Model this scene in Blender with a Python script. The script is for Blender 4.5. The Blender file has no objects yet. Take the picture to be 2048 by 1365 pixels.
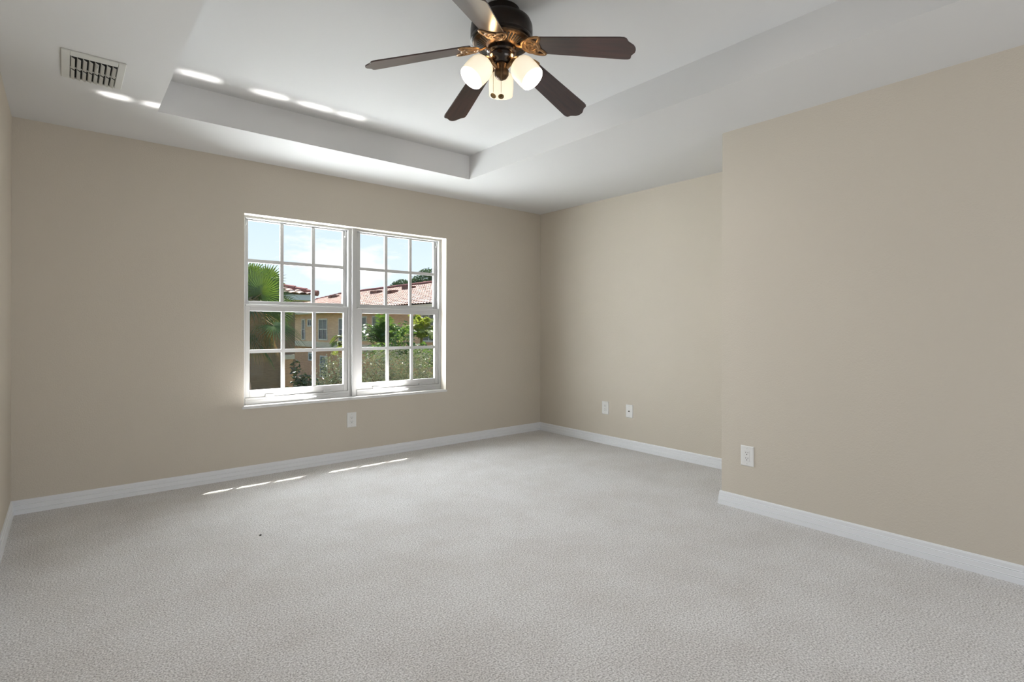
import bpy, bmesh, math, random
from mathutils import Vector, Matrix, noise
random.seed(7)
PI = math.pi
sc = bpy.context.scene
COL = sc.collection

# ------------------------------------------------------------------ camera, sky, sun, area lights, exposure
F, CY, YAW, CH, ROLL = 1073.844, 656.0085, 0.6937, 1.1549, 0.0024
fw = Vector((math.sin(YAW), math.cos(YAW), 0))
rt0 = Vector((math.cos(YAW), -math.sin(YAW), 0)); up0 = Vector((0, 0, 1))
rt = rt0*math.cos(ROLL) + up0*math.sin(ROLL); up = -rt0*math.sin(ROLL) + up0*math.cos(ROLL)
cd = bpy.data.cameras.new('camera'); cam = bpy.data.objects.new('camera', cd); COL.objects.link(cam)
cam.matrix_world = Matrix(((rt.x, up.x, -fw.x, 0), (rt.y, up.y, -fw.y, 0), (rt.z, up.z, -fw.z, CH), (0, 0, 0, 1)))
cd.sensor_width = 36; cd.lens = 36*F/2048; cd.shift_y = (CY-682.5)/2048; cd.clip_start = 0.05; cd.clip_end = 500
sc.camera = cam
vs = sc.view_settings
vs.view_transform = 'Standard'; vs.look = 'None'; vs.gamma = 1; vs.use_curve_mapping = False; vs.exposure = 0.1
sc.cycles.max_bounces = 10; sc.cycles.diffuse_bounces = 6; sc.cycles.transparent_max_bounces = 24
sc.cycles.caustics_reflective = False; sc.cycles.caustics_refractive = False
sc.cycles.sample_clamp_indirect = 6; sc.cycles.use_light_tree = False

def px(u, v, d):
    """world point seen at photo pixel (u, v) at camera-axis distance d; used once, to survey where things stand"""
    return Vector((0, 0, CH)) + (fw + rt*((u-1024)/F) - up*((v-CY)/F))*d

W = bpy.data.worlds.new('sky'); sc.world = W; W.use_nodes = True
nt = W.node_tree; nt.nodes.clear()
def N(t, typ, **k):
    n = t.nodes.new(typ)
    for a, b in k.items(): setattr(n, a, b)
    return n
def ramp(t, stops, interp='LINEAR'):
    r = N(t, 'ShaderNodeValToRGB'); e = r.color_ramp.elements; r.color_ramp.interpolation = interp
    while len(e) < len(stops): e.new(0.5)
    for i, (p, c) in enumerate(stops):
        e[i].position = p; e[i].color = c if len(c) == 4 else (*c, 1)
    return r
tc = N(nt, 'ShaderNodeTexCoord'); sep = N(nt, 'ShaderNodeSeparateXYZ'); nt.links.new(tc.outputs['Generated'], sep.inputs[0])
gr = ramp(nt, [(0.0, (0.40, 0.38, 0.34)), (0.495, (0.55, 0.58, 0.60)), (0.505, (0.84, 0.915, 1.0)), (0.56, (0.74, 0.86, 1.0)), (0.62, (0.60, 0.77, 0.97)), (0.9, (0.25, 0.45, 0.85))])
mr = N(nt, 'ShaderNodeMapRange'); mr.inputs['From Min'].default_value = -1; mr.inputs['From Max'].default_value = 1
nt.links.new(sep.outputs['Z'], mr.inputs[0]); nt.links.new(mr.outputs[0], gr.inputs[0])
mp = N(nt, 'ShaderNodeMapping'); mp.inputs['Scale'].default_value = (3, 3, 9); mp.inputs['Location'].default_value = (0.3, 0.1, 0.4)
nz = N(nt, 'ShaderNodeTexNoise'); nz.inputs['Scale'].default_value = 2.2; nz.inputs['Detail'].default_value = 8; nz.inputs['Roughness'].default_value = 0.6
nt.links.new(tc.outputs['Generated'], mp.inputs[0]); nt.links.new(mp.outputs[0], nz.inputs[0])
cdir = (px(662, 520, 1)-Vector((0, 0, CH))).normalized()
sub = N(nt, 'ShaderNodeVectorMath', operation='SUBTRACT'); sub.inputs[1].default_value = cdir
nt.links.new(tc.outputs['Generated'], sub.inputs[0])
scl = N(nt, 'ShaderNodeVectorMath', operation='MULTIPLY'); scl.inputs[1].default_value = (10, 10, 22)
nt.links.new(sub.outputs[0], scl.inputs[0])
ln = N(nt, 'ShaderNodeVectorMath', operation='LENGTH'); nt.links.new(scl.outputs[0], ln.inputs[0])
m1 = N(nt, 'ShaderNodeMapRange'); m1.inputs['From Min'].default_value = 0; m1.inputs['From Max'].default_value = 1.3
m1.inputs['To Min'].default_value = 0.30; m1.inputs['To Max'].default_value = 0.0; nt.links.new(ln.outputs[1 if len(ln.outputs) > 1 else 0], m1.inputs[0])
ad = N(nt, 'ShaderNodeMath', operation='ADD'); nt.links.new(nz.outputs[0], ad.inputs[0]); nt.links.new(m1.outputs[0], ad.inputs[1])
cr = ramp(nt, [(0.61, (0, 0, 0)), (0.74, (0.85, 0.85, 0.85))]); nt.links.new(ad.outputs[0], cr.inputs[0])
mx = N(nt, 'ShaderNodeMixRGB'); mx.inputs[2].default_value = (0.99, 0.99, 1.0, 1)
nt.links.new(cr.outputs[0], mx.inputs[0]); nt.links.new(gr.outputs[0], mx.inputs[1])
bg = N(nt, 'ShaderNodeBackground'); bg.inputs[1].default_value = 1.08
wo = N(nt, 'ShaderNodeOutputWorld'); nt.links.new(mx.outputs[0], bg.inputs[0]); nt.links.new(bg.outputs[0], wo.inputs[0])

def lamp(name, typ, loc, direction, energy, color=(1, 1, 1), **k):
    l = bpy.data.lights.new(name, typ); l.energy = energy; l.color = color
    for a, b in k.items(): setattr(l, a, b)
    o = bpy.data.objects.new(name, l); COL.objects.link(o); o.location = loc
    if direction is not None: o.rotation_euler = Vector(direction).to_track_quat('-Z', 'Y').to_euler()
    return o
SUN = Vector((-0.4, -0.335, -0.784))
lamp('sun', 'SUN', (10, 10, 20), SUN, 11.0, (1.0, 0.95, 0.88), angle=math.radians(0.53))
# added fill lamp behind the camera, set at an unseen opening of the rear wall
lamp('rear_fill', 'AREA', (1.9, -2.40, 1.25), (-0.28, 1, 0.0), 40, (0.99, 0.99, 0.99), shape='RECTANGLE', size=2.3, size_y=2.1)
# lamp added outside the window, strengthens its daylight and lifts the far right wall
lamp('window_daylight_boost', 'AREA', (1.86, 5.08, 1.30), (0.55, -1, 0.0), 172, (0.94, 0.97, 1.0), shape='RECTANGLE', size=1.8, size_y=1.4)
# lamps added to stand in for sun reflected off the polished sill: bright patches between the shadows of the muntins
GLINT = [(1.06, 1.22), (1.25, 1.48), (1.515, 1.755), (1.91, 2.15), (2.185, 2.437), (2.47, 2.68)]
for (a, b) in GLINT:
    o = lamp('sill_glint_standin', 'AREA', ((a+b)/2, 4.515, 0.565), (-0.4, -0.335, 0.784), 0.11*(b-a)/0.24, (1, 0.98, 0.95), shape='RECTANGLE', size=b-a, size_y=0.055)
    o.rotation_euler = Vector((-0.4, -0.335, 0.784)).to_track_quat('-Z', 'Y').to_euler()
    z = -Vector((-0.4, -0.335, 0.784)).normalized(); x = (Vector((1, 0, 0))-z*z.x).normalized(); y = z.cross(x)
    o.rotation_euler = Matrix((x, y, z)).transposed().to_euler()
    o.data.spread = math.radians(2.3)
for (a, b) in ((1.12, 1.86), (2.00, 2.72)):  # soft upward fill lamps added along the sill in place of bounced sunlight
    o = lamp('sill_bounce_fill', 'AREA', ((a+b)/2, 4.514, 0.562), (-0.1, 0.20, 1), 5.2, (1, 0.98, 0.95), shape='RECTANGLE', size=b-a, size_y=0.05)
    o.data.spread = math.radians(170)

# ------------------------------------------------------------------ materials
def mat(name, col, rough=0.6, metal=0.0, bump=None, vary=None, spec=0.5, coat=0.0, trans=0.0, emit=None, space='Object'):
    """bump=(scale, strength, distance, kind); vary=(scale, other_color, kind)"""
    m = bpy.data.materials.new(name); m.use_nodes = True; t = m.node_tree
    b = t.nodes['Principled BSDF']
    b.inputs['Base Color'].default_value = (*col, 1); b.inputs['Roughness'].default_value = rough; b.inputs['Metallic'].default_value = metal
    b.inputs['Specular IOR Level'].default_value = spec; b.inputs['Coat Weight'].default_value = coat; b.inputs['Coat Roughness'].default_value = 0.22
    tcn = N(t, 'ShaderNodeTexCoord'); co = tcn.outputs[space]
    if vary:
        s, c2, kind = vary[:3]
        n = N(t, 'ShaderNodeTexNoise'); n.inputs['Scale'].default_value = s; n.inputs['Detail'].default_value = 4
        src = co
        if kind == 'grain':
            mpp = N(t, 'ShaderNodeMapping'); mpp.inputs['Scale'].default_value = (1, 14, 14); t.links.new(co, mpp.inputs[0]); src = mpp.outputs[0]
        if kind == 'course':
            mpp = N(t, 'ShaderNodeMapping'); mpp.inputs['Scale'].default_value = (1, 1, 12); t.links.new(co, mpp.inputs[0]); src = mpp.outputs[0]
        t.links.new(src, n.inputs[0])
        r = ramp(t, [(0.35, col), (0.65, c2)]); t.links.new(n.outputs[0], r.inputs[0]); t.links.new(r.outputs[0], b.inputs['Base Color'])
    if bump:
        s, st, dist = bump[:3]
        n = N(t, 'ShaderNodeTexNoise'); n.inputs['Scale'].default_value = s; n.inputs['Detail'].default_value = 3
        t.links.new(co, n.inputs[0]); src = n.outputs[0]
        if len(bump) > 3 and bump[3] == 'knock':
            r = ramp(t, [(0.46, (0, 0, 0)), (0.58, (1, 1, 1))]); t.links.new(src, r.inputs[0]); src = r.outputs[0]
        bp = N(t, 'ShaderNodeBump'); bp.inputs['Strength'].default_value = st; bp.inputs['Distance'].default_value = dist
        t.links.new(src, bp.inputs['Height']); t.links.new(bp.outputs[0], b.inputs['Normal'])
    if trans:
        out = t.nodes['Material Output']; tr = N(t, 'ShaderNodeBsdfTranslucent'); ms = N(t, 'ShaderNodeMixShader'); ms.inputs[0].default_value = trans
        tr.inputs[0].default_value = (min(1, col[0]*1.6), min(1, col[1]*1.6), col[2]*0.9, 1)
        t.links.new(b.outputs[0], ms.inputs[1]); t.links.new(tr.outputs[0], ms.inputs[2]); t.links.new(ms.outputs[0], out.inputs[0])
    if emit:
        b.inputs['Emission Color'].default_value = (*emit[0], 1); b.inputs['Emission Strength'].default_value = emit[1]
    return m
M_wall = mat('beige_paint', (0.545, 0.498, 0.427), 0.75, bump=(115, 0.36, 0.004), spec=0.25)
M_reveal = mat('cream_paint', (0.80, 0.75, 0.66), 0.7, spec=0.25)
M_ceil = mat('knockdown_ceiling', (0.68, 0.68, 0.68), 0.85, bump=(38, 0.45, 0.006, 'knock'), spec=0.15)
M_trayside = mat('smooth_ceiling_paint', (0.66, 0.66, 0.66), 0.75, bump=(160, 0.1, 0.002), spec=0.2)
M_trim = mat('white_semigloss_trim', (0.73, 0.745, 0.77), 0.35, spec=0.4)
M_vinyl = mat('white_window_metal', (0.50, 0.50, 0.495), 0.4, spec=0.4)
M_sill = mat('white_stone_sill', (0.78, 0.78, 0.77), 0.25, vary=(9, (0.66, 0.66, 0.66), 'noise'), spec=0.5)
M_plate = mat('white_plastic', (0.72, 0.72, 0.71), 0.35)
M_slot = mat('dark_slot', (0.03, 0.03, 0.03), 0.6)
M_ventm = mat('grey_white_enamel', (0.60, 0.60, 0.57), 0.5)
M_duct = mat('dark_duct', (0.01, 0.01, 0.01), 0.9)
M_bronze = mat('dark_bronze', (0.014, 0.010, 0.008), 0.33, 0.6, vary=(30, (0.022, 0.014, 0.010), 'noise'))
M_shiny = mat('polished_bronze', (0.02, 0.012, 0.009), 0.12, 0.5, coat=0.6)
M_scroll = mat('antique_copper_bronze', (0.36, 0.215, 0.10), 0.42, 0.55, vary=(60, (0.20, 0.11, 0.05), 'noise'))  # copper tone, base lightened to carry the golden glow of the lamps
M_copper = mat('dark_copper_bronze', (0.11, 0.062, 0.030), 0.38, 0.7, vary=(60, (0.06, 0.035, 0.018), 'noise'))
M_blade = mat('dark_walnut_veneer', (0.040, 0.016, 0.013), 0.30, vary=(6, (0.020, 0.008, 0.008), 'grain'), coat=0.8, spec=0.5)
M_brass = mat('aged_brass', (0.25, 0.18, 0.10), 0.3, 0.9)
M_stucco = mat('tan_stucco', (0.88, 0.57, 0.37), 0.9, bump=(40, 0.3, 0.01), vary=(1.2, (0.83, 0.53, 0.34), 'noise'), spec=0.1)
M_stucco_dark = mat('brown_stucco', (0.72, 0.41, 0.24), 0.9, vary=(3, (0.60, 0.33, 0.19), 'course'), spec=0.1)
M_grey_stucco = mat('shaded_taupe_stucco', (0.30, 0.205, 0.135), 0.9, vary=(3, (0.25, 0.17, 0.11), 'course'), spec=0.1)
M_band = mat('cream_band', (0.75, 0.62, 0.47), 0.85)
M_fascia = mat('white_gutter', (0.62, 0.63, 0.64), 0.5)
M_tile = mat('terracotta_tile', (0.45, 0.285, 0.225), 0.8, vary=(2.3, (0.60, 0.44, 0.36), 'noise'), spec=0.2)
M_ridge = mat('terracotta_ridge', (0.30, 0.13, 0.10), 0.8, vary=(4, (0.22, 0.10, 0.09), 'noise'), spec=0.2)
M_tilevent = mat('brown_roof_vent', (0.14, 0.07, 0.05), 0.8)
M_extframe = mat('cream_window_frame', (0.78, 0.72, 0.62), 0.6)
M_extpane = mat('dark_window_pane', (0.045, 0.045, 0.05), 0.15, vary=(1.5, (0.09, 0.09, 0.09), 'noise'))
M_blind = mat('window_blind', (0.30, 0.29, 0.27), 0.8)
M_bark = mat('grey_brown_bark', (0.16, 0.11, 0.075), 0.9, bump=(12, 0.6, 0.03))
M_palm = mat('green_palm_leaf', (0.095, 0.15, 0.035), 0.35, vary=(2, (0.045, 0.085, 0.02), 'noise'), trans=0.32)
M_dry = mat('dry_palm_leaf', (0.42, 0.27, 0.12), 0.5, vary=(3, (0.12, 0.07, 0.035), 'noise'), trans=0.3)
M_petiole = mat('palm_stem', (0.40, 0.33, 0.15), 0.5)
M_areca = mat('dark_frond', (0.12, 0.20, 0.05), 0.22, vary=(1.5, (0.05, 0.11, 0.025), 'noise'), trans=0.4)
M_yellow = mat('yellow_green_leaf', (0.27, 0.31, 0.08), 0.4, vary=(2, (0.15, 0.20, 0.05), 'noise'), trans=0.42)
M_hedge = mat('silvery_green_leaf', (0.42, 0.43, 0.31), 0.22, vary=(5, (0.12, 0.13, 0.08), 'noise'), trans=0.15)
M_shrub = mat('dark_glossy_leaf', (0.05, 0.075, 0.035), 0.22, vary=(5, (0.02, 0.035, 0.016), 'noise'), trans=0.2)
M_pine = mat('pine_needle', (0.035, 0.075, 0.035), 0.6, vary=(1, (0.07, 0.12, 0.05), 'noise'), trans=0.25)
M_grass = mat('lawn_grass', (0.09, 0.13, 0.04), 0.9, vary=(3, (0.05, 0.08, 0.02), 'noise'), bump=(30, 0.5, 0.03))
M_extwall = mat('own_stucco', (0.62, 0.47, 0.30), 0.9)
M_crumb = mat('dark_crumb', (0.02, 0.018, 0.015), 0.8)

def carpet_material():
    m = bpy.data.materials.new('greige_carpet'); m.use_nodes = True; t = m.node_tree; b = t.nodes['Principled BSDF']
    b.inputs['Roughness'].default_value = 1.0; b.inputs['Specular IOR Level'].default_value = 0.05
    try:
        b.inputs['Sheen Weight'].default_value = 0.15; b.inputs['Sheen Roughness'].default_value = 0.5
    except KeyError: pass
    c = N(t, 'ShaderNodeTexCoord').outputs['Object']
    v = N(t, 'ShaderNodeTexVoronoi'); v.inputs['Scale'].default_value = 150; t.links.new(c, v.inputs['Vector'])
    n1 = N(t, 'ShaderNodeTexNoise'); n1.inputs['Scale'].default_value = 150; n1.inputs['Detail'].default_value = 3; t.links.new(c, n1.inputs[0])
    n2 = N(t, 'ShaderNodeTexNoise'); n2.inputs['Scale'].default_value = 2.4; n2.inputs['Detail'].default_value = 5; n2.inputs['Roughness'].default_value = 0.65; t.links.new(c, n2.inputs[0])
    tuft = ramp(t, [(0.34, (0.37, 0.360, 0.354)), (0.49, (0.60, 0.590, 0.586)), (0.66, (0.82, 0.81, 0.805))]); t.links.new(n1.outputs[0], tuft.inputs[0])
    lay = ramp(t, [(0.35, (0.90, 0.885, 0.87)), (0.62, (1.0, 1.0, 1.0))]); t.links.new(n2.outputs[0], lay.inputs[0])
    mu = N(t, 'ShaderNodeMixRGB', blend_type='MULTIPLY'); mu.inputs[0].default_value = 1
    t.links.new(tuft.outputs[0], mu.inputs[1]); t.links.new(lay.outputs[0], mu.inputs[2]); t.links.new(mu.outputs[0], b.inputs['Base Color'])
    ad = N(t, 'ShaderNodeMath', operation='ADD'); t.links.new(v.outputs['Distance'], ad.inputs[0]); t.links.new(n1.outputs[0], ad.inputs[1])
    bp = N(t, 'ShaderNodeBump'); bp.inputs['Strength'].default_value = 0.45; bp.inputs['Distance'].default_value = 0.006
    t.links.new(ad.outputs[0], bp.inputs['Height']); t.links.new(bp.outputs[0], b.inputs['Normal'])
    return m
M_carpet = carpet_material()

def glass_material(name, tint, refl, screen=0.0):
    """thin window glass: mostly clear, a little mirror reflection; screen = share covered by grey mesh"""
    m = bpy.data.materials.new(name); m.use_nodes = True; t = m.node_tree; t.nodes.clear()
    out = N(t, 'ShaderNodeOutputMaterial'); tr = N(t, 'ShaderNodeBsdfTransparent'); tr.inputs[0].default_value = (*tint, 1)
    if screen:
        g = N(t, 'ShaderNodeBsdfDiffuse'); g.inputs[0].default_value = (0.025, 0.025, 0.025, 1); ms = N(t, 'ShaderNodeMixShader')
        c = N(t, 'ShaderNodeTexCoord').outputs['Object']
        w1 = N(t, 'ShaderNodeTexNoise'); w1.inputs['Scale'].default_value = 60
        mpp = N(t, 'ShaderNodeMapping'); mpp.inputs['Scale'].default_value = (0.6, 1, 7); t.links.new(c, mpp.inputs[0]); t.links.new(mpp.outputs[0], w1.inputs[0])
        r = ramp(t, [(0.3, (screen*0.7,)*3), (0.7, (screen*1.35,)*3)]); t.links.new(w1.outputs[0], r.inputs[0]); t.links.new(r.outputs[0], ms.inputs[0])
        t.links.new(tr.outputs[0], ms.inputs[1]); t.links.new(g.outputs[0], ms.inputs[2])
    else:
        g = N(t, 'ShaderNodeBsdfGlossy'); g.inputs['Roughness'].default_value = 0.0; ms = N(t, 'ShaderNodeMixShader'); ms.inputs[0].default_value = refl
        t.links.new(tr.outputs[0], ms.inputs[1]); t.links.new(g.outputs[0], ms.inputs[2])
    t.links.new(ms.outputs[0], out.inputs[0]); return m
M_glass = glass_material('window_glass', (0.98, 0.99, 0.985), 0.003)
M_screen = glass_material('insect_screen_mesh', (1, 1, 1), 0, 0.13)

def shade_material():
    m = bpy.data.materials.new('lit_frosted_glass'); m.use_nodes = True; t = m.node_tree; b = t.nodes['Principled BSDF']
    b.inputs['Base Color'].default_value = (0.85, 0.80, 0.70, 1); b.inputs['Roughness'].default_value = 0.35
    lw = N(t, 'ShaderNodeLayerWeight'); lw.inputs[0].default_value = 0.35
    r = ramp(t, [(0.0, (1.0, 0.90, 0.70)), (0.6, (0.98, 0.83, 0.58)), (1.0, (0.85, 0.55, 0.22))]); t.links.new(lw.outputs['Facing'], r.inputs[0])
    t.links.new(r.outputs[0], b.inputs['Emission Color']); b.inputs['Emission Strength'].default_value = 0.62
    return m
M_shade = shade_material()
M_shadein = mat('glowing_shade_inside', (0.9, 0.86, 0.78), 0.5, emit=((1.0, 0.90, 0.74), 0.42))
M_bulb = mat('glowing_bulb', (1, 1, 1), 0.5, emit=((1.0, 0.93, 0.80), 1.2))

# ------------------------------------------------------------------ helpers
def tag(o, label=None, cat=None, group=None, kind=None):
    if label: o['label'] = label
    if cat: o['category'] = cat
    if group: o['group'] = group
    if kind: o['kind'] = kind
    return o
def obj(name, bm, material, parent=None, loc=None, smooth=None, mw=None):
    me = bpy.data.meshes.new(name); bm.normal_update(); bm.to_mesh(me); bm.free()
    mats = material if isinstance(material, (list, tuple)) else [material]
    for m in mats: me.materials.append(m)
    if smooth is not None:
        for p in me.polygons: p.use_smooth = True
        me.set_sharp_from_angle(angle=math.radians(smooth))
    o = bpy.data.objects.new(name, me); COL.objects.link(o)
    if parent: o.parent = parent
    if loc is not None: o.location = loc
    return o
def empty(name, loc, rz=0, **k):
    o = bpy.data.objects.new(name, None); COL.objects.link(o); o.location = loc; o.rotation_euler = (0, 0, rz); o.empty_display_size = 0.1
    tag(o, **k); return o
def copy_tree(o, parent=None):
    c = o.copy(); COL.objects.link(c)
    if parent: c.parent = parent
    for ch in list(o.children): copy_tree(ch, c)
    return c
def box(bm, x0, x1, y0, y1, z0, z1, mi=0, M=None):
    vs_ = [Vector((x, y, z)) for z in (z0, z1) for y in (y0, y1) for x in (x0, x1)]
    if M: vs_ = [M @ v for v in vs_]
    v = [bm.verts.new(p) for p in vs_]
    fs = [(0, 2, 3, 1), (4, 5, 7, 6), (0, 1, 5, 4), (2, 6, 7, 3), (0, 4, 6, 2), (1, 3, 7, 5)]
    for f in fs:
        q = bm.faces.new([v[i] for i in f]); q.material_index = mi
    return v
def bevelled(bm, w=0.002, seg=2):
    bmesh.ops.bevel(bm, geom=list(bm.edges), offset=w, segments=seg, affect='EDGES', profile=0.5); return bm
def lathe(prof, n=48, bm=None, M=None, cap=False):
    bm = bm or bmesh.new(); rings = []
    for r, z in prof:
        ring = []
        for i in range(n):
            a = 2*PI*i/n; p = Vector((r*math.cos(a), r*math.sin(a), z)); ring.append(bm.verts.new(M @ p if M else p))
        rings.append(ring)
    for a, b in zip(rings, rings[1:]):
        for i in range(n):
            j = (i+1) % n; bm.faces.new((a[i], a[j], b[j], b[i]))
    if cap:
        bm.faces.new(list(reversed(rings[0]))); bm.faces.new(rings[-1])
    return bm
def tube(pts, rad, n=8, closed=False, bm=None, flat=1.0, cap=True, upv=Vector((0, 0, 1))):
    bm = bm or bmesh.new(); pts = [Vector(p) for p in pts]; rings = []
    L = len(pts)
    for i, p in enumerate(pts):
        a = pts[(i-1) % L] if (closed or i > 0) else p; b = pts[(i+1) % L] if (closed or i < L-1) else p
        t = (b-a).normalized(); s = t.cross(upv)
        if s.length < 1e-4: s = t.cross(Vector((1, 0, 0)))
        s.normalize(); u = s.cross(t).normalized(); r = rad[i] if isinstance(rad, (list, tuple)) else rad
        rings.append([bm.verts.new(p + s*r*math.cos(2*PI*k/n) + u*r*flat*math.sin(2*PI*k/n)) for k in range(n)])
    rr = list(zip(rings, rings[1:])) + ([(rings[-1], rings[0])] if closed else [])
    for a, b in rr:
        for k in range(n):
            j = (k+1) % n; bm.faces.new((a[k], b[k], b[j], a[j]))
    if not closed and cap:
        bm.faces.new(rings[0]); bm.faces.new(list(reversed(rings[-1])))
    return bm
def quad(bm, pts, mi=0):
    f = bm.faces.new([bm.verts.new(Vector(p)) for p in pts]); f.material_index = mi; return f

# ------------------------------------------------------------------ room shell
D, XL, XR, XJ, YJ, H, HT = 4.4777, -0.2553, 4.1397, 3.3264, 1.8402, 2.44, 2.642
TL, TR, TB, TF = 0.4195, 2.6876, 3.8155, 0.11
YR = -2.7; T = 0.2
WX0, WX1, WZ0, WZ1 = 1.052, 2.878, 0.545, 2.031

bm = bmesh.new(); box(bm, XL-T, XR+T, YR-T, D+T, -0.12, 0); tag(obj('floor', bm, M_carpet), kind='structure')
# carpet pile edge is the floor itself
bm = bmesh.new()
for (x0, x1, y0, y1) in ((XL-T, TL, YR-T, D+T), (TR, XR+T, YR-T, D+T), (TL, TR, TB, D+T), (TL, TR, YR-T, TF)):
    box(bm, x0, x1, y0, y1, H, HT+0.1)
box(bm, TL, TR, TF, TB, HT, HT+0.1)
for f in bm.faces:
    c = f.calc_center_median()
    if abs(f.normal.z) < 0.5 and H < c.z < HT+0.2: f.material_index = 1
bm.normal_update()
for f in bm.faces:
    if abs(f.normal.z) < 0.5: f.material_index = 1
tag(obj('ceiling', bm, [M_ceil, M_trayside]), kind='structure')

bm = bmesh.new()
box(bm, XL-T, WX0, D, D+T, 0, H); box(bm, WX1, XR+T, D, D+T, 0, H); box(bm, WX0, WX1, D, D+T, WZ1, H); box(bm, WX0, WX1, D, D+T, 0, WZ0-0.02)
bm.normal_update()
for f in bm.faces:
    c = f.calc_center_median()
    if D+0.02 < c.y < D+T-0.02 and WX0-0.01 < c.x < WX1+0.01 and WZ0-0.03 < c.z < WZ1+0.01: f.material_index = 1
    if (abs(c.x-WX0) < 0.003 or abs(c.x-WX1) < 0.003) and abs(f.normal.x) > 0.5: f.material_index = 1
tag(obj('wall_back', bm, [M_wall, M_reveal]), kind='structure')
bm = bmesh.new(); box(bm, XL-T, XL, YR, D, 0, H); tag(obj('wall_left', bm, M_wall), kind='structure')
bm = bmesh.new(); box(bm, XR, XR+T, YJ-T, D, 0, H); tag(obj('wall_right', bm, M_wall), kind='structure')
bm = bmesh.new(); box(bm, XJ, XR, YR, YJ, 0, H)
bmesh.ops.bevel(bm, geom=[e for e in bm.edges if all(abs(v.co.x-XJ) < 1e-4 and abs(v.co.y-YJ) < 1e-4 for v in e.verts)], offset=0.008, segments=3, affect='EDGES')
tag(obj('wall_near_right', bm, M_wall, smooth=50), kind='structure')
OX0, OX1, OZ = 0.0, 3.1, 2.3  # unseen opening, added for the rear fill lamp
bm = bmesh.new(); box(bm, XL, OX0, YR-T, YR, 0, H); box(bm, OX1, XJ, YR-T, YR, 0, H); box(bm, OX0, OX1, YR-T, YR, OZ, H); box(bm, OX0, OX1, YR-T, YR, 0, 0.1)
tag(obj('wall_rear', bm, M_wall), kind='structure')

# baseboards: ogee profile with two grooves
BP = [(0, 0), (0.014, 0), (0.014, 0.024), (0.0105, 0.0265), (0.0138, 0.0300), (0.0125, 0.034), (0.0115, 0.052), (0.0080, 0.0550), (0.0112, 0.058), (0.0080, 0.0615), (0.0085, 0.078), (0.0055, 0.0845), (0, 0.0865)]
def baseboard(name, path, closed=False):
    bm = bmesh.new(); rows = []
    P = [Vector((x, y, 0)) for x, y in path]
    for i, p in enumerate(P):
        dirs = []
        if i > 0: dirs.append((p-P[i-1]).normalized())
        if i < len(P)-1: dirs.append((P[i+1]-p).normalized())
        nr = [Vector((-d.y, d.x, 0)) for d in dirs]
        n = nr[0] if len(nr) == 1 else (nr[0]+nr[1])/(1+nr[0].dot(nr[1]))
        rows.append([bm.verts.new(p+n*a+Vector((0, 0, b))) for a, b in BP])
    for a, b in zip(rows, rows[1:]):
        for k in range(len(BP)-1): bm.faces.new((a[k], b[k], b[k+1], a[k+1]))
    bm.faces.new(rows[0]); bm.faces.new(list(reversed(rows[-1])))
    bmesh.ops.recalc_face_normals(bm, faces=bm.faces)
    tag(obj(name, bm, M_trim), kind='structure')
baseboard('baseboard_right', [(XR, YJ), (XR, D-0.0001)])
baseboard('baseboard_back', [(XR, D), (XL, D)])
baseboard('baseboard_left', [(XL, D-0.0001), (XL, YR)])
baseboard('baseboard_near_right', [(XJ, YR), (XJ, YJ), (XR-0.015, YJ)])

# own building outside: wall skin below, eave over the window
bm = bmesh.new(); box(bm, -6, 10, D+T+0.001, D+T+0.03, -3.2, WZ0-0.03); box(bm, -6, WX0-0.01, D+T+0.001, D+T+0.03, WZ0-0.03, 2.7); box(bm, WX1+0.01, 10, D+T+0.001, D+T+0.03, WZ0-0.03, 2.7); box(bm, WX0-0.01, WX1+0.01, D+T+0.001, D+T+0.03, WZ1+0.01, 2.7)
tag(obj('wall_outside', bm, M_extwall), kind='structure')
bm = bmesh.new(); box(bm, -6, 10, D+T+0.03, 5.368, 2.735, 2.80); tag(obj('trim_1', bm, M_fascia), kind='structure')
bm = bmesh.new(); quad(bm, [(-90, 4.75, -3.2), (120, 4.75, -3.2), (120, 160, -3.2), (-90, 160, -3.2)])
tag(obj('ground', bm, M_grass), kind='structure')

# ------------------------------------------------------------------ window
win = empty('window_1', ((WX0+WX1)/2, D+0.1, WZ0), kind='structure')
wl = Vector(win.location)
def wobj(name, bm, m, parent=win, smooth=None):
    for v in bm.verts: v.co -= wl
    return obj(name, bm, m, parent, smooth=smooth)
FY = D+0.088
bm = bmesh.new()
MUL0, MUL1 = 1.945, 1.968
for (a, b) in ((WX0, MUL0), (MUL1, WX1)):
    box(bm, a, a+0.028, FY, FY+0.075, WZ0, WZ1); box(bm, b-0.028, b, FY, FY+0.075, WZ0, WZ1)
    box(bm, a+0.028, b-0.028, FY, FY+0.075, WZ1-0.018, WZ1)
    box(bm, a+0.028, b-0.028, FY-0.006, FY+0.075, WZ0, WZ0+0.052)
    box(bm, a+0.028, b-0.028, FY-0.012, FY-0.006, WZ0+0.030, WZ0+0.036)
wobj('window_frame', bevelled(bm, 0.0015, 1), M_vinyl)
bm = bmesh.new(); box(bm, MUL0, MUL1, FY-0.022, FY+0.075, WZ0+0.001, WZ1-0.001); wobj('mullion', bevelled(bm, 0.003, 2), M_vinyl)
US, UG, LS, LG = FY+0.042, FY+0.052, FY+0.008, FY+0.022    # sash planes
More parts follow.
